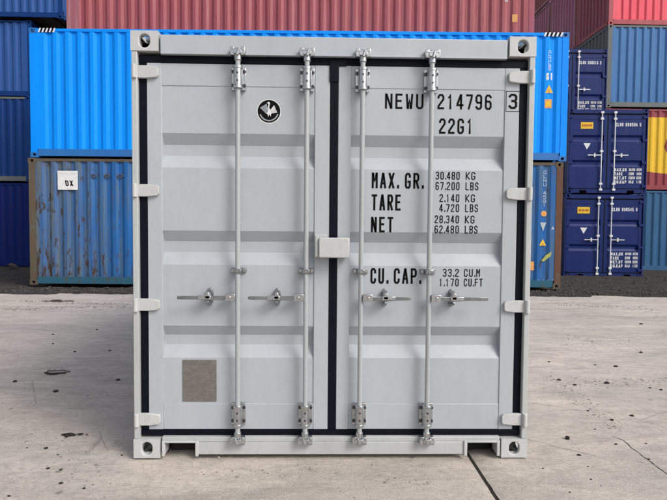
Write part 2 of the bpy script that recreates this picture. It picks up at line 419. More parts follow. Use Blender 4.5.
def plain_doors(root, P, H, W, g, mats):
    hw = W/2; zt = H-.175; zb = .165
    MB().box(-hw+.162, hw-.162, .006, .07, H-.135, H-.016).build('header', g('rail'), root)
    mb = MB().box(-hw+.17, hw-.17, .004, .07, .10, .133)
    for a, b in ((-hw+.17, -.84), (-.62, .62), (.84, hw-.17)): mb.box(a, b, .004, .07, .02, .10)
    mb.build('sill', g('rail'), root)
    gs = [(z, z+.07, z+.14, z+.21) for z in ((zb+.66), (zb+1.43))]
    for sx in (-1, 1):
        x0, x1 = sorted((sx*.02, sx*(hw-.06)))
        mb = MB(); door_panel(mb, x0+.09, x1-.09, zb+.13, zt-.13, .040, gs, .045)
        mb.box(x0, x0+.09, .032, .095, zb, zt).box(x1-.09, x1, .032, .095, zb, zt)
        mb.box(x0+.09, x1-.09, .034, .08, zb, zb+.13).box(x0+.09, x1-.09, .034, .08, zt-.13, zt)
        d = mb.build('door', g('end'), root, smooth=.25); P['door%d' % sx] = d
        xr = sx*.20
        mb = MB().tube([(xr, -.012, .1), (xr, -.012, H-.08)], .018, 10)
        for z in (.12, .30, 1.30, H-.30, H-.11): mb.box(xr-.045, xr+.045, -.038, .034, z-.03, z+.03)
        mb.build('locking_bar', M['white'] if mats.get('bars') == 'white' else M['steel'], d)
        mb = MB().box(*sorted((xr+sx*.02, xr+sx*.42)), -.03, -.018, 1.165, 1.19).box(*sorted((xr+sx*.19, xr+sx*.23)), -.036, .034, 1.12, 1.235)
        mb.build('door_handle', M['white'] if mats.get('bars') == 'white' else M['steel'], d)
        for z in (.24, .95, 1.64, H-.24):
            MB().box(*sorted((sx*(hw-.15), sx*(hw-.004))), .0, .03, z-.035, z+.035).build('hinge', g('rail'), d)
        MB().box(*sorted((sx*(hw-.058), sx*(hw-.037))), .04, .08, zb, zt).build('gasket', M['rubber'], d)
    MB().box(-.018, .018, .03, .08, zb, zt).build('gasket', M['rubber'], root)
    MB().box(-hw+.04, hw-.04, .036, .08, zt, zt+.038).box(-hw+.04, hw-.04, .036, .08, zb-.03, zb).build('gasket', M['rubber'], root)

# ================================================================== THE GREY CONTAINER
def front_container():
    H = 2.591; hw = 1.219
    root, P = container('shipping_container', 6.058, H, (0, 0, 0), 0, dict(side='grey', post='grey_frame', rail='grey_frame', casting='grey_light'),
        'new light grey shipping container with closed double doors standing alone on the concrete', doors=None, detail=True)
    # header between the castings
    MB().box(-1.047, 1.047, .006, .075, 2.457, 2.572).build('header', M['grey'], root, .006)
    MB().box(-1.04, 1.04, -.006, .006, 2.454, 2.463).build('drip_ledge', M['grey'], root, .002)
    # sill with fork pockets
    mb = MB().box(-1.047, 1.047, .004, .09, .100, .131)
    for a, b in ((-1.047, -1.028), (-.842, .842), (1.028, 1.047)): mb.box(a, b, .004, .09, .020, .100)
    mb.build('sill', M['grey_frame'], root, .004)
    for sx in (-1, 1):                                   # bent pocket cheeks
        mb = MB()
        for xa, xb in ((.822, .842), (1.028, 1.046)):
            mb.box(*sorted((sx*xa, sx*xb)), -.006, .004, .012, .108)
        mb.box(*sorted((sx*.842, sx*1.028)), -.006, .004, .096, .108)
        mb.build('fork_pocket', M['grey_light'], root, .003)
    MB().box(-1.03, 1.03, .15, .19, -.012, .150).build('pocket_shade_plate', M['pocket_shade'], root)  # dark plate added to keep light out of the fork pockets
    for sx in (-1, 1): MB().box(*sorted((sx*.80, sx*.815)), .09, .15, .0, .15).box(*sorted((sx*1.035, sx*1.045)), .09, .19, .0, .15).build('pocket_wall', M['pocket_shade'], root)['kind'] = 'stuff'  # pocket sides, their shade put into the dark colour
    # gaskets in the frame
    MB().box(-1.183, 1.183, .030, .060, 2.411, 2.456).build('gasket', M['rubber'], root, .004)
    MB().box(-1.183, 1.183, .030, .060, .131, .167).build('gasket', M['rubber'], root, .004)
    for sx in (-1, 1): MB().box(*sorted((sx*1.1825, sx*1.1355)), .034, .070, .167, 2.413).build('gasket', M['rubber'], root, .003)
    MB().box(-1.180, 1.180, .095, .105, .12, 2.46).build('door_stop', M['rubber'], root)
    gs = [(.617, .692, .752, .816), (1.193, 1.269, 1.336, 1.402), (1.785, 1.861, 1.928, 1.994)]
    zb, zt = .169, 2.410
    doors = {}
    for sx in (-1, 1):
        xi = -.027 if sx < 0 else .023
        xo = sx*1.1335
        si = xi+sx*.092 if sx < 0 else xi+.078             # inner stile edge
        so = sx*1.045
        mb = MB(); a, b = sorted((si, so))
        door_panel(mb, a, b, .329, 2.277, .036, gs, .042)
        mb.box(*sorted((xi, si)), .030, .088, zb, zt)
        mb.box(*sorted((so, xo)), .030, .088, zb, zt)
        mb.box(a, b, .0325, .072, zb, .329).box(a, b, .0325, .072, 2.277, zt)
        d = mb.build('door', M['grey'], root, .0025, smooth=.25); doors[sx] = d
        # hinges
        for z in (2.352, 1.643, .947, .237):
            h = .037
            prof = [(1.060, -.020), (1.070, -.030), (1.128, -h), (1.216, -h), (1.216, h), (1.128, h), (1.070, .030), (1.060, .020)]
            pts = [(sx*x, z+q) for x, q in prof]
            if sx < 0: pts.reverse()
            mb = MB().prism(pts, .008, .031)
            mb.tube([(sx*1.200, -.002, z-h-.004), (sx*1.200, -.002, z+h+.004)], .0145, 14)
            mb.build('hinge', M['grey_light'], d, .003)
        # locking bars
        for xr in ((-.579, -.167) if sx < 0 else (.167, .583)):
            yb = -.020
            rod = MB().tube([(xr, yb, .115), (xr, yb, 2.49)], .0150, 18).build('locking_bar', M['rod'], d)
            for z0, z1, up in ((2.250, 2.385, 1), (.205, .340, -1)):
                mb = MB().box(xr-.042, xr+.042, .012, .030, z0, z1)
                mb.tube([(xr, yb, z0+.012), (xr, yb, z1-.012)], .0245, 18)
                mb.tube([(xr, yb, z0+.002), (xr, yb, z0+.016)], .0285, 18).tube([(xr, yb, z1-.016), (xr, yb, z1-.002)], .0285, 18)
                mb.box(xr-.026, xr+.026, -.02, .014, z0+.022, z1-.022)
                mb.build('bar_guide', M['steel'], d, .0015)
                mb = MB()
                for bx in (-.034, .034):
                    for bz in (z0+.026, z1-.026): mb.disc(xr+bx, bz, .0095, .002, .012, 10)
                for bz in (z0+.045, z1-.045): mb.disc(xr, bz, .006, yb-.028, yb-.020, 8)
                mb.build('bolts', M['bolt'], d)['kind'] = 'stuff'
                # keeper and cam
                zc = 2.463 if up > 0 else .125
                mb = MB()
                pts = [(-.042, -.018), (-.018, -.020), (-.012, .004), (.012, .004), (.018, -.020), (.042, -.018), (.046, .004), (.044, .030), (.024, .032), (.018, .018), (-.018, .018), (-.024, .032), (-.044, .030), (-.046, .004)]
                pts = [(xr+x, zc+z) for x, z in pts]
                if up < 0: pts = [(x, 2*zc-z) for x, z in reversed(pts)]
                mb.prism(pts, -.040, .005)
                mb.build('cam_keeper', M['steel'], d, .003)
                mb = MB().tube([(xr, yb, zc-.045*up), (xr, yb, zc-.012*up)], .0215, 16)
                mb.box(xr-.024, xr+.024, -.050, -.006, zc-.012, zc+.008)
                mb.tube([(xr-.040, -.034, zc+.014*up), (xr+.040, -.034, zc+.014*up)], .0085, 10)
                mb.tube([(xr, -.046, zc-.02), (xr+.012*up, -.050, zc+.02)], [.011, .007], 10)
                mb.build('cam', M['steel'], d, .0015)
            # mid guide
            z = 1.161
            mb = MB().box(xr-.046, xr+.046, .020, .036, z-.016, z+.016).box(xr-.023, xr+.023, -.041, .020, z-.014, z+.014)
            mb.build('bar_guide', M['steel_dark'], d, .004)
            mb = MB().disc(xr-.035, z, .010, .008, .021, 10).disc(xr+.035, z, .010, .008, .021, 10).disc(xr, z, .006, -.048, -.041, 10)
            mb.build('bolts', M['steel'], d)['kind'] = 'stuff'
            # handle: to the left on the left door, to the right on the right door
            z = 1.000; L_ = .355 if abs(xr) > .3 else (.345 if sx < 0 else .30); hubd = .176 if sx < 0 else .150
            mb = MB().box(*sorted((xr+sx*.012, xr+sx*.072)), -.047, -.008, z-.020, z+.024)
            mb.disc(xr+sx*.045, z+.002, .010, -.056, -.046, 12)
            mb.build('handle_hub', M['steel'], d, .003)
            mb = MB(); hz = [(.05, -.036, -.003, .013), (hubd+.03, -.042, -.002, .013), (hubd+.07, -.048, .0, .0105), (L_-.01, -.062, .002, .0105), (L_, -.058, .002, .007)]
            for k, (a, yy, dz_, hh) in enumerate(hz):
                mb.v += [(xr+sx*a, yy-.004, z+dz_-hh), (xr+sx*a, yy+.004, z+dz_-hh), (xr+sx*a, yy+.004, z+dz_+hh), (xr+sx*a, yy-.004, z+dz_+hh)]
            mb.f = [tuple(4*k+j for j in (i, (i+1) % 4, (i+1) % 4+4, i+4)) for k in range(4) for i in range(4)] + [(0, 1, 2, 3), (16, 17, 18, 19)]
            mb.build('door_handle', M['steel_dark'], d, .0015)
            xh = xr+sx*hubd
            mb = MB().disc(xh, z-.003, .021, .018, .036, 20, .056)
            mb.tube([(xh, .03, z-.034), (xh, -.028, z-.034), (xh, -.052, z-.022)], .008, 10)
            mb.disc(xh, z+.034, .017, .010, .020, 16)
            mb.build('handle_retainer', M['steel_dark'], d, .002)
            mb = MB().prism([(xh-.013, z-.006), (xh+.013, z-.006), (xh+.016, z+.012), (xh+.008, z+.034), (xh-.008, z+.034), (xh-.016, z+.012)], -.058, -.002)
            mb.box(*sorted((xh-sx*.022, xh+sx*.058)), -.058, -.030, z-.010, z+.014)
            mb.build('handle_catch', M['steel'], d, .003)
    # centre gasket, wider at the head
    MB().box(-.0265, .0225, .026, .066, .167, 2.413).box(-.032, .024, .021, .026, 2.31, 2.43).box(-.032, .072, .022, .030, 2.405, 2.443).build('gasket', M['rubber'], root, .003)
    # lock box
    lb = MB().box(-.090, .094, -.066, .010, 1.246, 1.366).build('lock_box', M['grey_light'], doors[-1], .006)
    MB().box(-.118, -.040, .012, .0295, 1.236, 1.386).box(-.112, -.092, -.050, .012, 1.250, 1.380).build('lock_plate', M['grey_frame'], doors[-1], .003)
    # lettering on the right door
    yp = .0352
    T = doors[1]
    def txt(lines, mat=M['black'], parent=T, yy=yp):
        for t in lines:
            write(MB(), t[0], t[1], t[3], t[4], t[2], yy, stroke=t[5] if len(t) > 5 else .135).build('lettering', mat, parent, smooth=0)
    txt([('NEWU', .308, .544, 2.156, .093)]); txt([('214796', .630, .964, 2.157, .093)])
    mb = write(MB(), '3', 1.066, 2.163, .093, 1.120, .0292, stroke=.15)
    for a, b, c, d_ in ((1.050, 1.136, 2.146, 2.1495), (1.050, 1.136, 2.269, 2.2725), (1.050, 1.0535, 2.1495, 2.269), (1.1325, 1.136, 2.1495, 2.269)):
        mb.add([(a, .0290, c), (b, .0290, c), (b, .0290, d_), (a, .0290, d_)], [(0, 1, 2, 3)])
    mb.build('lettering', M['black'], T, smooth=0)
    txt([('22G1', .642, .852, 2.008, .094)])
    txt([('MAX.', .232, .392, 1.670, .097), ('GR.', .436, .545, 1.670, .097)])
    txt([('TARE', .232, .414, 1.535, .099)]); txt([('NET', .230, .368, 1.400, .096)])
    sp = .13
    for a, b, xa, xb, xc, xd, z in (('30.480', 'KG', .626, .775, .812, .872, 1.728), ('67.200', 'LBS', .626, .775, .812, .892, 1.664),
        ('2.140', 'KG', .652, .775, .812, .872, 1.590), ('4.720', 'LBS', .652, .775, .812, .892, 1.529),
        ('28.340', 'KG', .624, .775, .812, .872, 1.459), ('62.480', 'LBS', .624, .775, .812, .892, 1.397),
        ('33.2', 'CU.M', .680, .780, .812, .912, 1.128), ('1.170', 'CU.FT', .658, .780, .812, .930, 1.068)):
        txt([(a, xa, xb, z, .049, sp), (b, xc, xd, z, .049, sp)])
    txt([('CU.', .230, .334, 1.082, .097), ('CAP.', .375, .538, 1.082, .097)])
    # round emblem on the left door
    D = doors[-1]; cx, cz = -.399, 2.131
    em = MB()
    em.add([(cx+.0735*math.cos(2*math.pi*k/48), .0354, cz+.0735*math.sin(2*math.pi*k/48)) for k in range(48)], [tuple(range(48))])
    e0 = em.build('emblem', M['white'], D, smooth=0)
    em = MB()
    em.add([(cx+.069*math.cos(2*math.pi*k/48), .0351, cz+.069*math.sin(2*math.pi*k/48)) for k in range(48)], [tuple(range(48))])
    em.build('emblem_disc', M['black'], D, smooth=0)
    em = MB(); U = lambda pts: em.add([(cx+x/1000*1.0, .0347, cz+z/1000) for x, z in pts], [tuple(range(len(pts)))])
    U([(-12, 50), (-4, 57), (3, 55), (6, 47), (3, 38), (1, 24), (6, 10), (17, 0), (20, -8), (13, -16), (10, -32), (5, -18), (0, -20), (-4, -34), (-8, -18), (-17, -12), (-9, -4), (-6, 10), (-6, 30), (-3, 44)])
    for k in range(6): U([(8+k*2, 8-k*3.4), (30+k*3.4, 36-k*7.4), (35+k*3.2, 32-k*7.6), (10+k*2, 5-k*3.4)])
    em.build('emblem_bird', M['white'], D, smooth=0)
    em = MB()
    for k in range(6):
        x0 = -54+k*7.0
        em.add([(cx+(x0)/1000, .0344, cz+(22+k*4)/1000), (cx+(x0+3.6)/1000, .0344, cz+(25+k*4)/1000), (cx-(14-k*1.5)/1000, .0344, cz-(14-k*5)/1000), (cx-(17-k*1.5)/1000, .0344, cz-(14-k*5)/1000)], [(0, 1, 2, 3)])
    for k in range(22):                                 # ring of tiny letters under the bird
        a = math.radians(200+k*6.6); a2 = a+math.radians(4.4)
        q = lambda r, t: (cx+r*math.cos(t), .0344, cz+r*math.sin(t))
        em.add([q(.052, a), q(.052, a2), q(.060, a2), q(.060, a)], [(0, 1, 2, 3)])
    em.build('emblem_ring', M['greywhite'], D, smooth=0)
    # data plate
    mb = MB().box(-.926, -.718, .031, .0335, .344, .604); pl = mb.build('data_plate', M['mirror'], D, .001)
    mb = MB(); rr = random.Random(3)
    for i, (z, h) in enumerate([(.575, .008), (.552, .006), (.536, .003), (.520, .010), (.505, .003), (.490, .009), (.474, .003), (.452, .006), (.44, .003), (.425, .006), (.40, .012), (.380, .012)]):
        x = -.905
        while x < -.75:
            wd = rr.uniform(.006, .03) if h > .004 else .17
            xe = min(x+wd, -.738)
            if h <= .004 or rr.random() < .62: mb.add([(x, .0305, z), (xe, .0305, z), (xe, .0305, z+h*.55), (x, .0305, z+h*.55)], [(0, 1, 2, 3)])
            x = xe+.006
    mb.build('plate_engraving', M['engraved'], D, smooth=0)
front_container()

# ================================================================== BACKGROUND STACKS
RZ = math.pi/2
def side_on(name, xr, Y, z, L, H, mats, label, yaw=0., start=0., group=None, y_is_front=True):
    """long side towards the camera, door end on the right; (xr, Y) is the near right bottom corner"""
    r, P = container(name, L, H, (0, 0, 0), RZ+yaw, mats, label, group=group, side_start=start)
    # local (-hw, 0) is the near right corner
    off = Matrix.Rotation(RZ+yaw, 3, 'Z') @ Vector((-1.219, 0, 0))
    r.location = (xr-off.x, Y-off.y, z)
    return r, P
def decal(parent, name, mat, polys, x=-1.219-.0005):
    """polys in (local length a, z) drawn on the near long side, seen with a to the left"""
    mb = MB(); mb2 = []
    for k, pl in enumerate(polys): mb.add([(x-.0003*k, a, z) for a, z in pl], [tuple(range(len(pl)))])
    return mb.build(name, mat, parent, smooth=0)
def side_text(parent, text, a_left, a_right, z, h, mat, x=-1.2195, stroke=.16, vertical=False):
    """text on the near long side; reads left to right as a decreases"""
    mb = MB()
    if vertical:
        n = len(text); 
        for i, ch in enumerate(text): write(mb, ch, 0, z-(i+1)*h*1.25, h, (a_left-a_right), 0, stroke=stroke)
    else: write(mb, text, 0, z, h, a_left-a_right, 0, stroke=stroke)
    mb.v = [(x+y, a_left-xx, zz) for xx, y, zz in mb.v]
    return mb.build('lettering', mat, parent, smooth=0)

YB = 9.059; yaw = -.0214; dx = 12.192
XR = -6.734+dx*math.cos(yaw); YR = YB+dx*math.sin(yaw)
lo_, Pl = side_on('shipping_container', XR-.03, YR, .073, 12.192, 2.896, dict(side='rusty', post='rust_brown', post2='rust_post', rail='rail_teal', toprail='rust_post', casting='rust_post'),
    'weathered blue container with rusty corner posts on the ground behind the grey one', yaw, start=.05)
up_, Pu = side_on('shipping_container', XR+.03, YR, 2.985, 12.192, 2.896, dict(side='azure', rail='azure_rail', toprail='azure', casting='azure_rail', post='azure'),
    'bright azure blue container stacked on the weathered blue one, striped top corners', yaw, start=.03)
# striped height markings on the top corners (azure)
for ends, nm in (((12.192-.21, 12.192-.58), 1), ((.58, .17), 0)):
    a0, a1 = ends; n = 9; st = (a0-a1)/n
    ps = []; pk = []
    for k in range(n):
        pa = a0-k*st; q = [(pa, 2.80), (pa-st*.9, 2.80), (pa-st*.9-.035, 2.892), (pa-.035, 2.892)]
        (ps if k % 2 == 0 else pk).append(q)
    decal(up_, 'height_marking', M['white'], ps, -1.2205); decal(up_, 'height_marking', M['black'], pk, -1.2203)
# marks near the right end of the azure container (a measured from the door end)
sp = Pu['side-1']
side_text(sp, 'CLHULBG', .46, .40, 2.50, .052, M['white'], -1.2105, vertical=True)
side_text(sp, '6I', .50, .36, 1.83, .16, M['white'], -1.2105, stroke=.2)
decal(sp, 'warning_sign', M['yellow'], [[(.52, 1.54), (.34, 1.54), (.43, 1.72)]], -1.211)
decal(sp, 'warning_sign', M['orange'], [[(.47, 1.56), (.39, 1.56), (.43, 1.65)]], -1.212)
decal(sp, 'warning_sign', M['orange'], [[(.52, 1.20), (.36, 1.20), (.36, 1.40), (.52, 1.40)]], -1.211)
decal(sp, 'warning_sign', M['yellow'], [[(.49, 1.24), (.39, 1.24), (.39, 1.36), (.49, 1.36)]], -1.212)
# marks on the weathered one
sp = Pl['side-1']
side_text(sp, 'CLNU 45G1', .45, .38, 2.72, .075, M['greywhite'], -1.2105, vertical=True)
ring = lambda a, z, r, n=16: [(a+r*math.cos(-2*math.pi*k/n), z+r*math.sin(-2*math.pi*k/n)) for k in range(n)]
decal(sp, 'warning_sign', M['orange'], [ring(.42, 1.72, .065)], -1.211)
decal(sp, 'warning_sign', M['greywhite'], [[(.50, 1.52), (.36, 1.52), (.43, 1.32)], [(.24, 1.36), (.17, 1.36), (.205, 1.44)]], -1.211)
decal(sp, 'warning_sign', M['yellow'], [[(.51, .99), (.35, .99), (.43, 1.14)]], -1.211)
decal(sp, 'warning_sign', M['orange'], [[(.46, 1.01), (.40, 1.01), (.43, 1.07)]], -1.212)
decal(sp, 'arrow_sticker', flat('yellow_green_print', (.36, .38, .10)), [[(.46, .64), (.40, .62), (.24, .75), (.22, .86), (.36, .76)]], -1.211)
decal(sp, 'warning_sign', M['orange'], [[(.70, .42), (.62, .42), (.62, .62), (.70, .62)]], -1.211)
side_text(sp, 'IIII', .55, .15, .16, .05, M['white'], -1.2105)
MB().box(-1.226, -1.2125, 12.192-1.13, 12.192-.675, 2.175, 2.605).build('notice_board', M['white'], sp, .002)
mb = MB(); write(mb, 'DX', 0, 2.26, .13, .16, 0, stroke=.2); mb.v = [(-1.2268+y, 12.192-.86-xx*1.1+(zz-2.26)*.15, zz) for xx, y, zz in mb.v]
mb.build('lettering', M['black'], sp, smooth=0)
mb = MB(); write(mb, 'CUSTOMS', 0, 2.53, .03, .34, 0, stroke=.16); mb.v = [(-1.2268+y, 12.192-.73-xx, zz) for xx, y, zz in mb.v]
mb.build('lettering', M['greywhite'], sp, smooth=0)
for a in (1.50, 1.80, 2.10):                            # round vent rims
    aa = 12.192-a
    mb = MB(); n = 14
    mb.tube([(-1.213+.0, aa+.06*math.cos(2*math.pi*k/n), 2.50+.035*math.sin(2*math.pi*k/n)) for k in range(n+1)], .011, 6, False)
    mb.build('vent_rim', M['rust_post'], sp)

# long faded maroon one above and behind
mr, Pm = side_on('shipping_container', 5.43, 10.70, 5.90, 12.192, 2.591, dict(side='maroon', post='wine_shaded_red', post2='maroon_worn', rail='maroon', casting='maroon_worn'),
    'long faded maroon container on the third level above the azure one', yaw, start=.06)
sp = Pm['side-1']
side_text(sp, 'CAXU4', .78, .70, 2.0, .09, M['white'], -1.2105, vertical=True)
side_text(sp, '45G1LI', .50, .43, 2.1, .08, M['white'], -1.2105, vertical=True)
decal(sp, 'warning_sign', M['orange'], [[(.58, .93), (.44, .93), (.44, 1.13), (.58, 1.13)]], -1.211)
decal(Pm['side-1'], 'paint_patch', M['maroon_worn'], [[(12.05, .2), (11.86, .2), (11.86, 2.5), (12.05, 2.5)]], -1.2103)

# left dark blue stack
nb = dict(side='navy_lit', rail='navy', casting='navy', post='navy')
gl = 'dark blue containers stacked at the left edge'
side_on('shipping_container', -10.0, 15.3, .0, 12.192, 2.896, dict(side='navy_deep'), 'darkest blue container at the bottom of the left stack, on the ground', group=gl, start=.1)
side_on('shipping_container', -10.05, 15.3, 2.93, 12.192, 2.896, dict(side='navy', rail='olive', casting='navy'), 'dark blue container second from the ground at the left edge', group=gl)
side_on('shipping_container', -10.05, 15.45, 5.86, 12.192, 2.591, nb, 'dark blue container third from the ground, left of the azure one', group=gl, start=.13)
side_on('shipping_container', -8.92, 15.3, 8.48, 12.192, 2.896, nb, 'topmost dark blue container of the left stack, beside the maroon one', group=gl, start=.05)

# navy door-end stack on the right
gd = 'navy containers with their doors to the front'
def navy_doors(x, y, z, rz, idtext, label, L=12.192):
    r, P = container('shipping_container', L, 2.591, (0, 0, 0), rz, dict(side='door_navy', bars='white'), label, group=gd)
    off = Matrix.Rotation(rz, 3, 'Z') @ Vector((-1.219, 0, 0)); r.location = (x-off.x, y-off.y, z)
    dl, dr = P['door-1'], P['door1']; yp = .0395
    mb = MB().box(-.83, -.45, .030, .0395, 1.99, 2.19); st = mb.build('sticker', M['yellow'], dl)
    mb = MB(); write(mb, 'WARNING', -.79, 2.055, .07, -.49, .0295, stroke=.22); mb.build('lettering', M['red_print'], dl, smooth=0)
    mb = MB().add([(-.62, .0393, 1.36), (-.51, .0393, 1.55), (-.73, .0393, 1.55)], [(0, 1, 2)]); mb.build('triangle_marking', M['white'], dl, smooth=0)
    mb = write(MB(), idtext, .24, 2.07, .105, 1.02, .0393, stroke=.17); mb.build('lettering', M['white'], dr, smooth=0)
    def word(t, x, z, h, pitch): write(MB(), t, x, z, h, x+len(t)*pitch, .0335, stroke=.2).build('lettering', M['white'], dr, smooth=0)
    for i, t in enumerate(('MAX.GR', 'TARE', 'NET.WT', 'CU.CAP')): word(t, .24, .69-i*.125, .095, .062)
    for i, (t, u) in enumerate((('30480', '67200'), ('2200', '4850'), ('28280', '62350'), ('33.2', '1172'))):
        word(t, .68, .70-i*.125, .085, .038); word(u, .92, .70-i*.125, .085, .038)
    return r
# doors' lettering block sits on the flat below the lower groove
navy_doors(7.475, 13.09, -.046, -.0363, 'CLHU 890545 8', 'navy container with white lock bars at the bottom of the right door stack')
navy_doors(7.50, 13.07, 2.56, -.0363, 'CLHU 890504 5', 'navy container with white lock bars, second level of the door stack')
navy_doors(7.44, 15.35, 5.165, -.0, 'CLHU 890516 2', 'navy container set back on top of the door stack, half behind the azure one', L=6.058)

# side-on stack at the far right, ends showing
XA, YA = 10.0, 15.6
fr = dict(post='olive', rail='olive', casting='olive')
def row(x, y, z, H, mats, label, start=0.): return side_on('shipping_container', x+12.192, y, z, 12.192, H, mats, label, start=start)
row(XA, YA, -.03, 2.896, dict(side='teal'), 'sea blue container on the ground at the right edge', .1)
r2, P2 = row(XA, YA, 2.87, 2.896, dict(side='crimson', toprail='crimson'), 'crimson container with big yellow lettering at the right edge', .02)
row(XA, YA, 5.80, 2.896, dict(side='slate', end='olive', **fr), 'slate blue container under the red one at the right edge', .1)
row(XA, YA, 8.69, 2.896, dict(side='red', end='wine_shaded_red', rail='red_rail', casting='red_rail', post='red_rail'), 'bright red container on top of the slate blue one', .04)  # left end's shade is put into its darker red
row(XA, YA+2.50, 8.73, 2.896, dict(side='plum', end='plum', post='maroon_worn', post2='maroon_worn', rail='wine_shaded_red'), 'plum coloured container end just behind the bright red one')
row(XA, YA+2.50, 5.80, 2.896, dict(side='olive', end='olive', **fr), 'weathered dark container below the plum coloured one')
row(XA, YA+5.0, 8.73, 2.896, dict(side='plum', end='plum', post='maroon_worn', post2='maroon_worn', rail='maroon_worn'), 'second plum container end, deeper in the stack')
row(XA, YA+5.0, 11.66, 2.896, dict(side='maroon', end='maroon', rail='maroon_worn'), 'maroon container at the very top of the deep stack')
# yellow letter shapes follow the corrugations: a curved yellow field
def corr_decal(parent, name, mat, fn, a0, a1, start, z0, z1, L=12.192, off=.0015):
    """paint lying on the corrugated side from a0 (left) to a1; fn(a) -> list of (zlo, zhi)"""
    pitch, depth, of, inf = .278, .036, .072, .070; sl = (pitch-of-inf)/2
    def d(a):
        t = (a-.15-start) % pitch
        if a-.15 < start: return 0
        return 0 if t < of else (t-of)/sl*-depth if t < of+sl else -depth if t < of+sl+inf else -depth+(t-of-sl-inf)/sl*depth
    ks = set([a0, a1]); k = 0
    while True:
        b = .15+start+k*pitch
        if b > max(a0, a1)+pitch: break
        for t in (0, of, of+sl, of+sl+inf):
            if min(a0, a1) < b+t < max(a0, a1): ks.add(b+t)
        k += 1
    n = 24
    for i in range(n): ks.add(a0+(a1-a0)*i/n)
    ks = sorted(ks); mb = MB()
    for u, v in zip(ks[:-1], ks[1:]):
        if v-u < 1e-5: continue
        su, sv = fn(u), fn(v)
        for (p, q), (p2, q2) in zip(su, sv):
            xu, xv = -1.209-d(u)-off, -1.209-d(v)-off
            mb.add([(xu, u, p), (xv, v, p2), (xv, v, q2), (xu, u, q)], [(0, 1, 2, 3)])
    return mb.build(name, mat, parent, smooth=0)
Lc = 12.192; a_left = Lc-.17
def fld(a):
    s_ = a_left-a                                        # metres right of the left end
    lo = .72-.35*max(0, s_-1.1)+.0*s_ if s_ < 1.75 else .50
    lo = .98-.42*math.sqrt(max(0, 1-((s_-3.2)/2.6)**2))
    return [(lo, 2.60)]
corr_decal(P2['side-1'], 'letter_marking', M['yellow'], fld, a_left-1.1, a_left-4.4, .02, 0, 3)
def hole(a):
    s_ = a_left-a; h = .85*math.sqrt(max(0, 1-((s_-3.15)/1.15)**2)); return [(1.55-h*.6, 1.55+h)]
corr_decal(P2['side-1'], 'letter_gap', M['crimson'], hole, a_left-2.0, a_left-4.3, .02, 0, 3, off=.004)

# ================================================================== GROUND
def ground_mat():
    s = N('concrete_yard')
    g = lambda sc_, st=(1, 1, 1), d=7, r=.65, loc=(0, 0, 0), ds=0: s.noise(sc_, d, r, st, loc, ds)
    big = g(.35, (1, 1.6, 1), 5); mid = g(2.2, (.7, 1.5, 1), 8, .7, (4, 2, 0), .6); fine = g(22, d=9, r=.75); grit = g(120, d=4)
    c = s.mix(s.ramp(big, .38, .62), (.60, .53, .475), (.49, .44, .40))
    c = s.mix(s.ramp(mid, .45, .64, 0, .6), c, (.40, .355, .32))
    c = s.mix(s.ramp(g(6.5, (.8, 1.3, 1), 10, .8, (7, 7, 1), .4), .48, .58, 0, .6), c, (.37, .325, .29))
    c = s.mix(s.ramp(g(1.1, (.5, 2.2, 1), 9, .75, (9, 5, 0), .8), .52, .62, 0, .6), c, (.64, .57, .51))
    track = g(2.2, (.25, 2.0, 1), 9, .78, (1, 7, 0), .5)
    c = s.mix(s.ramp(track, .56, .63, 0, .45), c, (.32, .275, .245))
    c = s.mix(s.ramp(fine, .49, .62, 0, .5), c, (.34, .30, .27))
    c = s.mix(s.ramp(g(60, (1, 1, 1), d=8, r=.85, loc=(3, 3, 3)), .51, .62, 0, .45), c, (.27, .235, .21))
    c = s.mix(s.ramp(grit, .54, .66, 0, .6), c, (.74, .68, .63))
    c = s.mix(s.ramp(g(85, d=3, r=.6, loc=(6, 1, 3)), .66, .72, 0, .7), c, (.12, .10, .09))
    damp = g(.55, (.45, 1.6, 1), 8, .72, (3, 8, 0), .6)       # old damp / dust stains, broad
    c = s.mix(s.ramp(damp, .50, .60, 0, .38), c, (.27, .245, .225))
    vor = s.n('ShaderNodeTexVoronoi', feature='DISTANCE_TO_EDGE'); wv = s.n('ShaderNodeMapping')
    wrp = s.mix(.12, s.tc.outputs['Object'], s.n('ShaderNodeTexNoise', Scale=3.0).outputs['Color'], 'LINEAR_LIGHT')
    s.set(vor.inputs['Vector'], wrp); vor.inputs['Scale'].default_value = .75
    crack = s.math('MULTIPLY', s.ramp(vor.outputs[0], .0, .006, 1, 0), s.ramp(g(.9, loc=(5, 5, 5)), .50, .56))
    c = s.mix(s.math('MULTIPLY', crack, .4), c, (.07, .06, .055))
    spots = g(9, d=3, r=.4, loc=(2, 9, 1)); c = s.mix(s.ramp(spots, .72, .76, 0, .6), c, (.12, .10, .09))
    h = s.math('ADD', s.math('MULTIPLY', fine, .5), s.math('MULTIPLY', mid, 1.2)); h = s.math('ADD', h, s.math('MULTIPLY', track, .8))
    h = s.math('ADD', h, s.math('MULTIPLY', g(55, d=7, r=.8, loc=(3, 3, 3)), .25)); n1 = s.bump(h, .6, .022); n1 = s.bump(grit, .5, .006, n1)
    return s.out(c, s.ramp(mid, .3, .7, .72, .92), n1, 0, .25)
M['concrete'] = ground_mat()
def dirt_mat(name, a, b, c3, ruf=.95):
    s = N(name); c = s.mix(s.ramp(s.noise(3, 8, .7), .35, .65), a, b)
    c = s.mix(s.ramp(s.noise(40, 5, .7), .55, .7, 0, .7), c, c3)
    return s.out(c, ruf, s.bump(s.noise(25, 6, .75), .8, .03), 0, .15)
M['dirt'] = dirt_mat('dark_gravel_ground', (.035, .032, .031), (.065, .059, .055), (.14, .13, .12))
M['stone'] = dirt_mat('stone_grit', (.10, .09, .085), (.045, .04, .04), (.2, .18, .16))
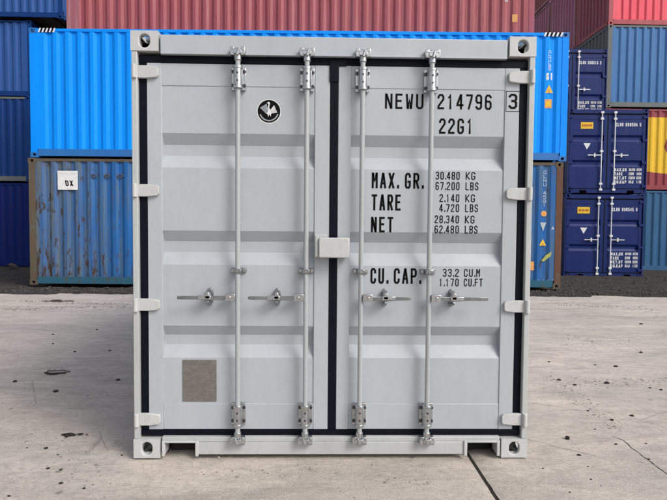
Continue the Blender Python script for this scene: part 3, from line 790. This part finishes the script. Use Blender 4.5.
M['stone_dark'] = dirt_mat('dark_clod', (.03, .026, .024), (.045, .04, .035), (.06, .05, .045))

def hgt(x, y):
    n = noise.noise(Vector((x*.6, y*.9, 3)))*.006 + noise.noise(Vector((x*2.1, y*4.2, 1)))*.0035
    d = max(0, min(1, (y-3)/4))                          # churned dried mud further back
    t = noise.noise(Vector((x*.9+.4*noise.noise(Vector((x, y, 5))), y*4.2, 8))); return n + d*.045*max(0, t)**1.3 + (.25+d)*.007*noise.noise(Vector((x*5, y*13, 2))) + .0022*noise.noise(Vector((x*9, y*16, 7)))
def grid(xs, ys, f):
    nx, ny = len(xs), len(ys)
    return MB().add([(x, y, f(x, y)) for y in ys for x in xs], [(j*nx+i, j*nx+i+1, (j+1)*nx+i+1, (j+1)*nx+i) for j in range(ny-1) for i in range(nx-1)])
def lin(a, b, n): return [a+(b-a)*i/(n-1) for i in range(n)]
ground = tag(grid([-400, -60, 60, 400], [-400, -60, 60, 400], lambda x, y: -.16).build('ground', M['dirt']), kind='structure')
edge_y = 8.25
def slab(x0, x1, dz):
    xs = lin(x0, x1, 260); ys = lin(-1.5, edge_y, 300)
    def f(x, y):
        e = max(0, y-edge_y+.5)/.5
        dr = 0 if abs(x) > 1.4 or y < -.3 or y > 6.3 else 1
        jt = .012 if min(abs(x-x0), abs(x-x1)) < .012 and abs(x) < 2 else 0
        return -.012+dz + hgt(x, y)*(1-dr) - e*e*.03 - jt
    mb = grid(xs, ys, f)
    far = [(x0, -40), (x1, -40)]
    b = len(mb.v); mb.v += [(x0, -40, -.012+dz), (x1, -40, -.012+dz)]
    mb.f.append((b, b+1, 259, 0)) if False else None
    mb2 = grid(lin(x0, x1, 3), [-40, -1.5], lambda x, y: -.012+dz)
    mb.v = mb.v[:b]; mb.add(mb2.v, mb2.f)
    # edge walls down into the subsoil
    for xx in (x0, x1): mb.add([(xx, -40, -.03+dz), (xx, edge_y, -.03), (xx, edge_y, -.16), (xx, -40, -.16)], [(0, 1, 2, 3)])
    mb.add([(x0, edge_y, -.04), (x1, edge_y, -.04), (x1, edge_y, -.16), (x0, edge_y, -.16)], [(0, 1, 2, 3)])
    return tag(mb.build('concrete_slab', M['concrete'], smooth=1.2), kind='structure')
slab(-14, .8665, 0); slab(.8875, 16, .002)
tag(MB().box(.866, .888, -40, edge_y, -.15, -.024).build('joint_filler', M['stone_dark']), kind='structure')
# dark rough strip behind the concrete, rising toward the stacks
def back_h(x, y):
    n = noise.noise(Vector((x*1.5, y*1.5, 0)))*.03 + noise.noise(Vector((x*6, y*6, 4)))*.018
    e = 8.02+.20*noise.noise(Vector((x*.7, 3, 0)))+.09*noise.noise(Vector((x*3.1, 7, 0)))+.03*noise.noise(Vector((x*11, 7, 0)))
    if y < e: return -.10
    return -.04 + min(1, max(0, (y-e)/.22))*.045 + n*min(1, (y-e)/.3+.2)*.8
xs = lin(-30, 30, 340); ys = lin(7.7, 9.0, 44)+lin(9.2, 22, 60)
tag(grid(xs, ys, back_h).build('gravel_ground', M['dirt'], smooth=1.5), kind='structure')

# rubble, one joined mass
mb = MB(); rr = random.Random(5)
for k in range(5200):
    x = rr.uniform(-9.5, 10.5); y = 8.2+abs(rr.gauss(0, .5)) if rr.random() < .55 else rr.uniform(8.3, 13.2)
    if y > 9.0 and -6.8 < x < 5.5: y = rr.uniform(8.2, 8.95)
    r = rr.uniform(.006, .03)*(1.5 if rr.random() < .06 else 1)
    mb.blob((x, y, back_h(x, y)+r*.3), r, k, (1.2, 1, .6))
tag(mb.build('gravel', M['stone']), 'dark rubble and grit along the foot of the stacks', kind='stuff')
mb = MB()
def ground_pt(u, v, z=0):
    c = S.camera.matrix_world; f = 530.6
    d = c.to_3x3() @ Vector(((u-333.5)/f, -(v-250)/f, -1)); o = c.translation
    t = (z-o.z)/d.z; return o+t*d
bands = [((545, 374), (618, 428), 5, 330), ((560, 383), (667, 380), 4, 260), ((5, 309), (125, 306), 1.5, 300), ((20, 301), (128, 304), 1.2, 250), ((540, 303), (660, 309), 2, 300),
         ((560, 336), (640, 350), 6, 160), ((20, 430), (100, 480), 14, 50), ((200, 470), (440, 480), 8, 60)]
for a, b, sg, n in bands:
    for k in range(n):
        t = rr.random(); p = ground_pt(a[0]+(b[0]-a[0])*t+rr.gauss(0, sg), a[1]+(b[1]-a[1])*t+rr.gauss(0, sg*.6))
        r = rr.uniform(.0018, .0055)*(1+.10*max(0, p.y))*(1.8 if rr.random() < .08 else 1)
        mb.blob((p.x, p.y, -.012+hgt(p.x, p.y)+r*.3), r, k, (1.4, 1, .6))
for k in range(3800):
    x = rr.uniform(-5, 6); y = rr.uniform(-1.0, 8.1)
    if abs(x) < 1.3 and 0 < y < 6.2: continue
    r = rr.uniform(.0014, .0042)*(1+.09*y)
    mb.blob((x, y, -.012+hgt(x, y)+r*.3), r, k, (1.2, 1, .7))
tag(mb.build('grit', M['grit']), 'fine grit strewn over the concrete', kind='stuff')

# stones one could pick up
def ground_pt(u, v, z=0):
    c = S.camera.matrix_world; f = 530.6
    d = c.to_3x3() @ Vector(((u-333.5)/f, -(v-250)/f, -1)); o = c.translation
    t = (z-o.z)/d.z; return o+t*d
stones = [(56,391,2.3),(46,447,1.8),(48,467,1.6),(61,468,1.4),(61,482,1.8),(84,487,1.3),(9,494,1.4),(75,351,1.4),(110,350,1.2),(53,334,1.1),(53,343,1),(15,381,2),(118,379,1.9),(122,454,1),
 (58,453,1),(97,329,1.2),(27,446,.9),(87,433,1),(549,361,1.3),(559,379,2.2),(575,384,1.8),(595,364,1.2),(616,366,1.9),(607,382.5,2.6),(641,352,1.6),(641,324,1.6),(661,389,1.6),(588,410,1.4),
 (595,428,1.1),(612,419,1.9),(632,415,2),(649,458,1.3),(579,454,1.8),(616,443,1.4),(591,478,1.1),(588,465,1),(543,467,.9),(570,491,1.1),(601,484,.9),(646,442,1.1),(650,387,1.3)]
ORD = 'nearest,second,third,fourth,fifth,sixth,seventh,eighth,ninth,tenth,eleventh,twelfth,thirteenth,fourteenth,fifteenth,sixteenth,seventeenth,eighteenth,nineteenth,twentieth,twenty-first,twenty-second,twenty-third,twenty-fourth,twenty-fifth,twenty-sixth'.split(',')
for k, (u, v, s_) in enumerate(stones):
    p = ground_pt(u, v); dist = (p-S.camera.location).length; r = s_*dist/530*.82
    z = -.012+hgt(p.x, p.y)
    o = MB().blob((0, 0, 0), r, 100+k, (1.35, 1.0, .62)).build('stone', M['stone_dark'], loc=(p.x, p.y, z+r*.35))
    left = u < 300; rank = sum(1 for a, b, c in stones if (a < 300) == left and (b, a) > (v, u))
    tag(o, f"dark stone {'left' if left else 'right'} of the grey container, {ORD[rank]} counted from the front", 'stone', 'small dark stones scattered on the concrete')
p = ground_pt(567.5, 438); o = MB().blob((0, 0, 0), .0185, 11, (1.1, 1, .8)).build('stone', M['stone_dark'], loc=(p.x, p.y, .0))
tag(o, 'biggest dark round stone, alone right of the grey container', 'stone')
p = ground_pt(69, 434); o = MB().blob((0, 0, 0), .045, 21, (1.35, .6, .16)).blob((.07, .01, 0), .02, 22, (1.2, .7, .25)).blob((0, -.035, 0), .012, 23, (1, 1, .5)).build('mud_clod', M['stone_dark'], loc=(p.x, p.y, -.004))
tag(o, 'flat dark clod of mud on the concrete left of the container', 'mud clod')
p = ground_pt(57, 301); o = MB().blob((0, 0, 0), .06, 31, (2.2, 1, .5)).blob((.2, .03, -.01), .05, 32, (2.6, 1, .4)).blob((-.2, .0, -.01), .045, 33, (2.6, 1, .4)).build('mud_ridge', M['stone'], loc=(p.x, p.y, .0))
tag(o, 'long low ridge of dried mud far back on the left concrete', 'mud ridge')
# wire loop
p = ground_pt(55, 372)
pts = []
for k in range(15):
    t = math.radians(20+k*22); pts.append((.085*math.cos(t)*(1+.12*math.sin(3*t)), .075*math.sin(t)+.02*math.cos(2*t), .004+.004*math.sin(2*t)))
pts.append((.14, .02, .006)); 
o = MB().tube(pts, .0042, 7).tube([(-.09, -.02, .003), (0, -.055, .004), (.12, -.03, .006)], .0065, 7).build('wire_loop', M['stone_dark'], loc=(p.x, p.y, -.004))
tag(o, 'bent loop of dark wire lying on the concrete at the left', 'wire loop')
# crack running out to the right
pts_px = [(612, 435), (618, 437), (623, 438.5), (628, 443), (632, 447), (637, 450), (643, 455), (649, 459), (655, 464), (661, 468), (668, 473), (676, 478)]
mb = MB(); P_ = [ground_pt(u, v) for u, v in pts_px]; Q_ = []
for a, b in zip(P_[:-1], P_[1:]):
    for i in range(4): q = a.lerp(b, i/4); q.x += rr.uniform(-.003, .003); q.y += rr.uniform(-.005, .005); Q_.append(q)
for i in range(len(Q_)-1):
    a, b = Q_[i], Q_[i+1]; wd = .0022+.0020*rr.random(); n = (b-a).cross(Vector((0, 0, 1))).normalized()*wd; z = -.009
    za = z+hgt(a.x, a.y); zb_ = z+hgt(b.x, b.y)
    mb.add([(a.x+n.x, a.y+n.y, za), (b.x+n.x, b.y+n.y, zb_), (b.x-n.x, b.y-n.y, zb_), (a.x-n.x, a.y-n.y, za)], [(0, 1, 2, 3)])
tag(mb.build('concrete_crack', M['stone_dark'], smooth=0), kind='structure')
# litter
def scrap(u, v, s_, mat, label, z=0, seed=1):
    p = ground_pt(u, v, z); dist = (p-S.camera.location).length; r = s_*dist/530
    r_ = random.Random(seed); n = 7
    vs = [(r*math.cos(2*math.pi*k/n)*r_.uniform(.7, 1.2), r*.6*math.sin(2*math.pi*k/n)*r_.uniform(.7, 1.2), r*r_.uniform(.0, .55)) for k in range(n)]
    vs.append((0, 0, r*.7)); mb = MB().add(vs, [(k, (k+1) % n, n) for k in range(n)])
    o = mb.build('litter_scrap', mat, loc=(p.x, p.y, z), smooth=0); so = o.modifiers.new('solid', 'SOLIDIFY'); so.thickness = .003
    return tag(o, label, 'litter')
scrap(125, 285, 2.2, M['white'], 'white plastic scrap at the foot of the weathered blue container', .02)
scrap(12, 268, 6.5, M['stone'], 'pale flattened scrap on the dark ground at the left', .03, 4)
scrap(219, 457.5, 1.0, M['white'], 'tiny white chip just before the grey container sill', 0, 6)
